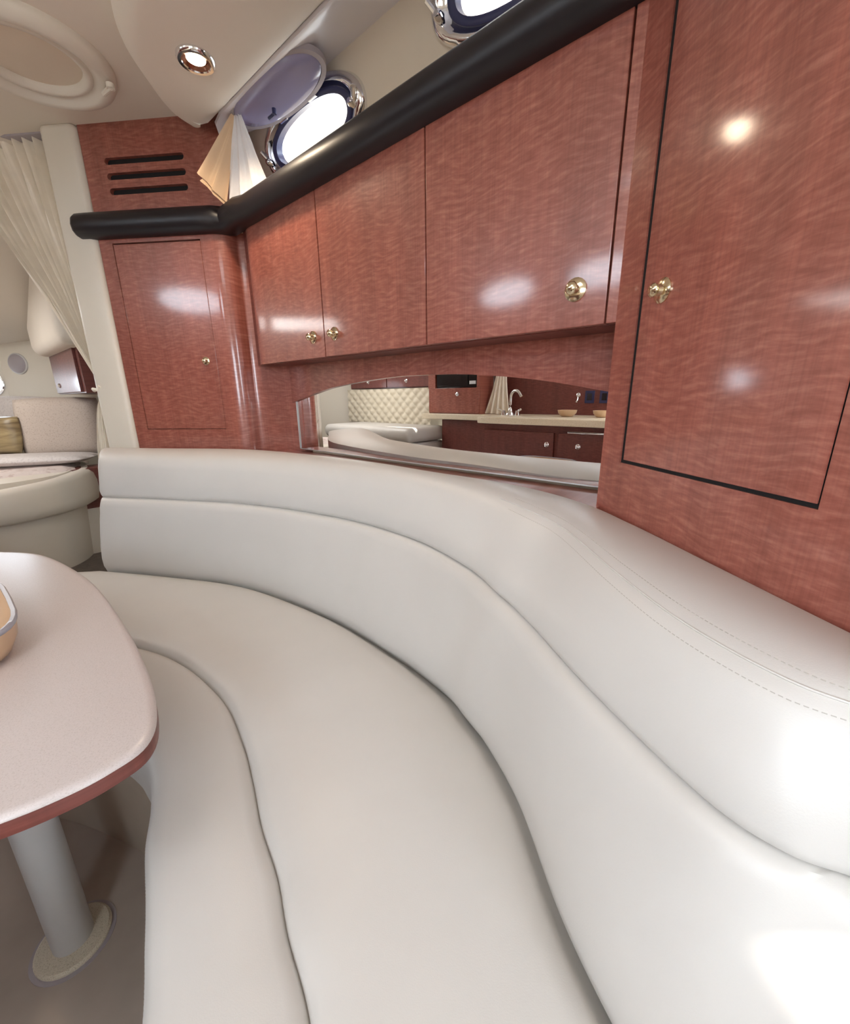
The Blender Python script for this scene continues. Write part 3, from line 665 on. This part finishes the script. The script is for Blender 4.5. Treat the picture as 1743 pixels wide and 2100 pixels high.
# ------------------------------------------------------------------ forward cabin
be = thing('island_berth', 'cream upholstered island berth with rounded end in the forward cabin', 'bed', tn(3.0, -0.05, -0.78))
fr_ = [(-1.98, 1.46), (-1.84, 1.52), (-1.745, 1.60), (-1.68, 1.70), (-1.645, 1.82), (-1.645, 1.94), (-1.685, 2.06), (-1.76, 2.18), (-1.98, 2.40)]
fr_ = crom(fr_, 6)
def offs(P, k):
    out = []
    for i, p in enumerate(P):
        a, b = P[max(i-1, 0)], P[min(i+1, len(P)-1)]; d = Vector((b[0]-a[0], b[1]-a[1])).normalized(); out.append((p[0]+d.y*k, p[1]-d.x*k))
    return out
rows = []
for k, zz in ((-0.10, 0.0), (-0.045, 0.012), (-0.02, 0.006), (-0.004, -0.012), (0.004, -0.05), (0.004, -0.10), (-0.004, -0.14), (-0.03, -0.155), (-0.08, -0.155)):
    pts = offs(fr_, k); row = []
    for i, p in enumerate(pts):
        s = i/(len(pts)-1); lift = 0.022*max(0, min(1, (s-0.25)/0.4))
        zt = -0.366+lift
        row.append(P3(p, zt+zz if zz > -0.08 else -0.352+zz+0.004))
    rows.append(row)
mk('mattress_bolster', loft(rows), 'leather_warm', be, smooth=60)
bp = offs(fr_, -0.055)
mk('base', loft([[P3(p, -0.50) for p in bp], [P3(p, -0.79) for p in offs(fr_, -0.075)]]), 'leather_warm', be, smooth=60)
top = offs(fr_, -0.085); poly = [tuple(p) for p in top]+[tuple(tn(3.55, 0.25)[:2]), tuple(tn(3.75, -0.1)[:2]), tuple(tn(3.5, -0.42)[:2])]
mk('mattress', prism(poly, -0.50, -0.335), 'leather_warm', be)
# bedspread with soft rolls
n1, n2 = 22, 22; V = []
cA, cB, cC, cD = Vector((-2.05, 1.56, 0)), Vector((-1.70, 2.02, 0)), Vector((-2.05, 2.50, 0)), Vector((-2.75, 2.05, 0))
rows = []
for i in range(n1+1):
    row = []
    for j in range(n2+1):
        s, t_ = i/n1, j/n2
        p = cA.lerp(cB, s).lerp(cD.lerp(cC, s), t_)
        z = -0.316+0.010*sin(t_*9+s*3)+0.008*sin(s*8+t_*4)-0.045*(1-min(1, t_*8))-0.03*max(0, s*8-7)
        row.append(Vector((p.x, p.y, z)))
    rows.append(row)
tag(mk('bedspread', loft(rows), 'bedspread', smooth=80), 'mauve patterned bedspread rumpled on the forward berth', 'bedspread')
tag(mk('back_cushion', pillow((-2.02, 2.335, -0.145), (1, 0.35, 0.02), (-0.10, 0.12, 1), (-0.35, 1, -0.1), 0.40, 0.33, 0.12), 'cushion_weave', smooth=70), 'large beige woven cushion leaning beside the curtain', 'cushion')
tag(mk('satin_pillow', pillow((-2.33, 2.24, -0.180), (1, -0.1, 0.04), (0.0, 0.15, 1), (0.1, 1, -0.15), 0.36, 0.20, 0.10), 'gold_satin', smooth=70), 'dark gold satin pillow on the berth', 'pillow')
tag(mk('rear_cushion', pillow((-2.52, 2.52, -0.10), (1, -0.1, 0), (0.0, 0.12, 1), (0.1, 1, -0.12), 0.62, 0.26, 0.10), 'cushion_grey', smooth=70), 'pale grey cushion behind the gold satin pillow', 'cushion')
tag(mk('throw_blanket', pillow((-2.08, 2.13, -0.292), (1, 0.25, 0), (-0.25, 1, 0), (0, 0, 1), 0.62, 0.26, 0.05), 'cushion_grey', smooth=70), 'pale grey folded throw in front of the woven cushion', 'blanket')
sp = thing('hull_speaker', 'small round grey speaker on the forward cabin hull', 'speaker', (-2.52, 2.68, 0.18))
wn = (tn(*hp[3])-tn(*hp[2])).normalized(); wn = Vector((wn.y, -wn.x, 0)); wn = wn if wn.dot(TT) < 0 else -wn
sc_ = tn(3.3, 0.64).lerp(tn(3.75, 0.28), 0.80); sc_.z = 0.222
mk('grille', lathe([(0.055, 0.0), (0.055, 0.010), (0.045, 0.018), (0.02, 0.022), (0.002, 0.022)], sc_, wn, 28), 'plastic_grey', sp)
mk('ring', lathe([(0.062, 0.0), (0.062, 0.006), (0.054, 0.010)], sc_, wn, 28), 'steel_grey', sp)
tag(mk('padded_soffit', ([tn(t, n, z) for z in (0, 1) for t, n, z in [(a, b, (0.238 if z == 0 else c)) for a, b, c in ((2.45, 0.38, 0.72), (3.26, 0.38, 0.41), (3.26, 0.64, 0.41), (2.45, 0.80, 0.72))]], BOXF), 'headliner', bevel=0.05, seg=5), 'rounded cream padded soffit over the forward wood locker', 'soffit')
wl = thing('side_locker', 'dark cherry side locker under the padded soffit in the forward cabin', 'locker', tn(2.95, 0.6, 0.04))
sf = hullf(0.445)
mk('body', box(sf, 2.55, 3.27, 0.035, 0.245, -0.33, -0.012), 'cherry_dark', wl, uvdir=WU)
sd = doorslab(wl, sf, 2.60, 3.23, 0.04, 0.24, -0.012, 0.0, WU, 'cherry_dark')
mk('handle', lathe([(0.012, 0), (0.012, 0.004), (0.006, 0.010)], sf.p(3.10, 0.080, 0), sf.D, 16), 'chrome', sd)
ca = thing('berth_step_cabinet', 'low cabinet with cherry top band beside the berth end', 'cabinet', tn(2.72, 0.55, -0.78))
gf = Frame(TT*2.66, NN, -TT)
mk('cherry_panel', box(gf, 0.30, 0.80, -0.54, -0.335, -0.15, 0.0), 'cherry_dark', ca, uvdir=(NN.x, NN.y))
mk('lower_panel', box(gf, 0.30, 0.80, -0.79, -0.54, -0.15, 0.004), 'leather_warm', ca)

# ------------------------------------------------------------------ port side, seen in the mirror
gb = thing('galley_cabinet', 'dark cherry galley base cabinet with round knobs', 'cabinet', tn(0.9, -0.8, FZ))
gfr = portf(-0.60)
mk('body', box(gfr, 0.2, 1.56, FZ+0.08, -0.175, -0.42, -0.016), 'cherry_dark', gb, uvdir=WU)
mk('plinth', box(gfr, 0.2, 1.56, FZ, FZ+0.08, -0.42, -0.06), 'gap_black', gb)
for a, b, ku, kind in ((1.05, 1.54, 1.09, 'door'), (0.62, 1.02, 0.90, 'drawer'), (0.22, 0.60, 0.55, 'door')):
    dd = doorslab(gb, gfr, a, b, -0.42 if kind == 'drawer' else -0.9, -0.215, -0.016, 0.0, WU, 'cherry_dark', kind)
    knob(dd, gfr, ku, -0.285, 0.0, 0.012, 'chrome')
doorslab(gb, gfr, 0.62, 1.02, -0.9, -0.424, -0.016, 0.0, WU, 'cherry_dark')
mk('towel_bar', join(tube([gfr.p(0.95, -0.205, 0.03), gfr.p(0.70, -0.205, 0.03)], 0.006), tube([gfr.p(0.95, -0.205, 0.0), gfr.p(0.95, -0.205, 0.03)], 0.006), tube([gfr.p(0.70, -0.205, 0.0), gfr.p(0.70, -0.205, 0.03)], 0.006)), 'chrome', gb)
g2 = thing('galley_end_cabinet', 'narrow dark galley base cabinet below the microwave locker', 'cabinet', tn(1.9, -0.95, FZ))
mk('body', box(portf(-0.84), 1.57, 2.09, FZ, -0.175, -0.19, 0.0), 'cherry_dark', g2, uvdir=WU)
cpoly = [tn(0.18, -1.045), tn(2.27, -1.045), tn(2.27, -0.80), tn(1.66, -0.80), tn(1.60, -0.76), tn(1.58, -0.58), tn(1.52, -0.56), tn(0.18, -0.56)]
tag(mk('worktop', prism([(p.x, p.y) for p in cpoly], -0.172, -0.130), 'counter_cream', bevel=0.006), 'long cream galley worktop seen in the mirror', 'worktop')
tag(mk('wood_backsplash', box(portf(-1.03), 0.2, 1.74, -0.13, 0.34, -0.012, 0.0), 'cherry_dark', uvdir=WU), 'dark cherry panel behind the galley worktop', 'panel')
mw = thing('appliance_locker', 'cherry appliance locker standing on the galley worktop', 'locker', tn(2.0, -0.94, -0.13))
mfr = portf(-0.85)
mk('body', join(box(mfr, 1.75, 2.24, -0.13, 0.06, -0.18, -0.012), box(mfr, 1.75, 1.775, 0.06, 0.42, -0.18, -0.0), box(mfr, 2.17, 2.24, 0.06, 0.42, -0.18, 0.0), box(mfr, 1.75, 2.24, 0.32, 0.42, -0.18, 0.0)), 'cherry', mw, uvdir=WU, smooth=0)
dr = doorslab(mw, mfr, 1.755, 2.235, -0.125, 0.06, -0.012, 0.0, WU, 'cherry', 'drawer')
knob(dr, mfr, 1.95, 0.015, 0.0, 0.012, 'chrome')
ov = thing('microwave_oven', 'black microwave oven in the cherry appliance locker', 'microwave', tn(1.97, -0.93, 0.062))
mk('case', box(mfr, 1.782, 2.163, 0.064, 0.315, -0.17, -0.012), 'appliance_black', ov, bevel=0.004)
mk('door_panel', box(mfr, 1.86, 2.155, 0.075, 0.305, -0.012, -0.004), 'appliance_black', ov, bevel=0.003)
mk('label_plate', box(mfr, 1.79, 1.845, 0.085, 0.108, -0.012, -0.006), 'appliance_label', ov)
tw = thing('galley_towel', 'cream towel hanging beside the galley tap', 'towel', tn(1.68, -0.96, -0.13))
rows = []
for i in range(13):
    s = i/12; row = []
    for j in range(41):
        u = j/40; wd_ = 0.09+0.12*s**1.3; row.append(tn(1.635+(u-0.5)*wd_+0.012*s, -0.955+0.012*sin(u*2*pi*4+s)*(0.4+s)+0.01*s, 0.145-0.272*s))
    rows.append(row)
mk('cloth', loft(rows), 'fabric_curtain', tw, smooth=80)
mk('hook', tube([tn(1.635, -1.028, 0.15), tn(1.635, -0.955, 0.155), tn(1.635, -0.948, 0.165)], 0.005), 'chrome', tw)
fc = thing('galley_tap', 'chrome swan-neck tap on the galley worktop', 'tap', tn(1.49, -0.85, -0.13))
neck = crom([tuple(tn(1.49, -0.85, -0.12)), tuple(tn(1.49, -0.85, -0.03)), tuple(tn(1.482, -0.845, 0.01)), tuple(tn(1.455, -0.835, 0.032)), tuple(tn(1.42, -0.825, 0.025)), tuple(tn(1.395, -0.82, -0.005))], 6)
mk('spout', tube(neck, 0.010, 12), 'chrome', fc, smooth=60)
mk('base_plate', lathe([(0.032, 0), (0.032, 0.008), (0.018, 0.022), (0.012, 0.05)], tn(1.49, -0.85, -0.13), (0, 0, 1), 20), 'chrome', fc, smooth=50)
for s in (-1, 1):
    a = tn(1.49+s*0.055, -0.85, -0.13)
    mk('lever', join(lathe([(0.018, 0), (0.014, 0.02), (0.012, 0.03)], a, (0, 0, 1), 14), tube([a+Vector((0, 0, 0.026)), a+TT*s*0.035+NN*0.02+Vector((0, 0, 0.04))], 0.007)), 'chrome', fc)
for u, r, lab in ((1.063, 0.058, 'tan bowl on the galley worktop nearer the tap'), (0.855, 0.05, 'tan bowl on the galley worktop at the mirror end')):
    tag(mk('small_bowl', lathe([(r*0.5, 0), (r*0.62, 0.004), (r*0.92, 0.022), (r, 0.040), (r*0.95, 0.040), (r*0.85, 0.022), (r*0.5, 0.008), (0.002, 0.007)], tn(u, -0.8, -0.1295), (0, 0, 1), 28), 'dish_tan', smooth=50), lab, 'bowl', 'bowls on the galley worktop')
bf = portf(-1.03)
for u, lab in ((1.018, 'dark wall socket nearer the tap on the galley panel'), (0.925, 'dark wall socket at the mirror end of the galley panel')):
    so = thing('wall_socket', lab, 'socket', bf.p(u, -0.05), 'galley sockets')
    mk('plate', box(bf, u-0.03, u+0.03, -0.053, 0.025, 0.0, 0.006), 'gasket', so, bevel=0.002)
    mk('outlet', box(bf, u-0.015, u+0.015, -0.035, 0.008, 0.006, 0.008), 'appliance_black', so)
hk = mk('wall_hook', join(lathe([(0.014, 0), (0.014, 0.006), (0.006, 0.01)], bf.p(1.091, 0.0, 0), bf.D, 14), tube([bf.p(1.091, 0.0, 0.008), bf.p(1.091, -0.03, 0.016), bf.p(1.091, -0.045, 0.03)], 0.005)), 'chrome')
tag(hk, 'small chrome hook on the dark galley panel', 'hook')
# quilted headboard panel and port seat of the forward cabin
qf = portf(-0.955); rows = []
nu, nz = 90, 34
for i in range(nu+1):
    row = []
    for j in range(nz+1):
        u = 2.29+1.08*i/nu; z = -0.23+0.30*j/nz
        a = (u*0.9+z)/0.085; b = (u*0.9-z)/0.085
        h = abs(sin(a*pi))**0.5*abs(sin(b*pi))**0.5
        row.append(qf.p(u, z, 0.012+0.022*h))
    rows.append(row)
tag(mk('quilted_panel', loft(rows), 'quilt_vinyl', smooth=80), 'cream diamond-quilted panel along the port side of the forward cabin', 'panel')
pl = thing('port_side_locker', 'cherry locker above the quilted panel in the forward cabin', 'locker', tn(2.8, -0.98, 0.075))
plf = portf(-0.93)
mk('body', box(plf, 2.27, 3.32, 0.075, 0.30, -0.10, -0.012), 'cherry_dark', pl, uvdir=WU)
pd = doorslab(pl, plf, 2.30, 2.80, 0.082, 0.295, -0.012, 0, WU, 'cherry_dark'); knob(pd, plf, 2.56, 0.132, 0, 0.012, 'chrome')
pd = doorslab(pl, plf, 2.81, 3.31, 0.082, 0.295, -0.012, 0, WU, 'cherry_dark'); knob(pd, plf, 3.05, 0.132, 0, 0.012, 'chrome')
ps = thing('port_bench', 'white upholstered bench with rounded corner below the quilted panel', 'bench', tn(2.6, -0.7, -0.78))
mk('seat_cushion', tbox(2.10, 3.15, -0.92, -0.46, -0.335, -0.225), 'leather', ps, bevel=0.045, seg=5)
mk('base', tbox(2.14, 3.15, -0.92, -0.50, -0.785, -0.34), 'leather', ps, bevel=0.02)
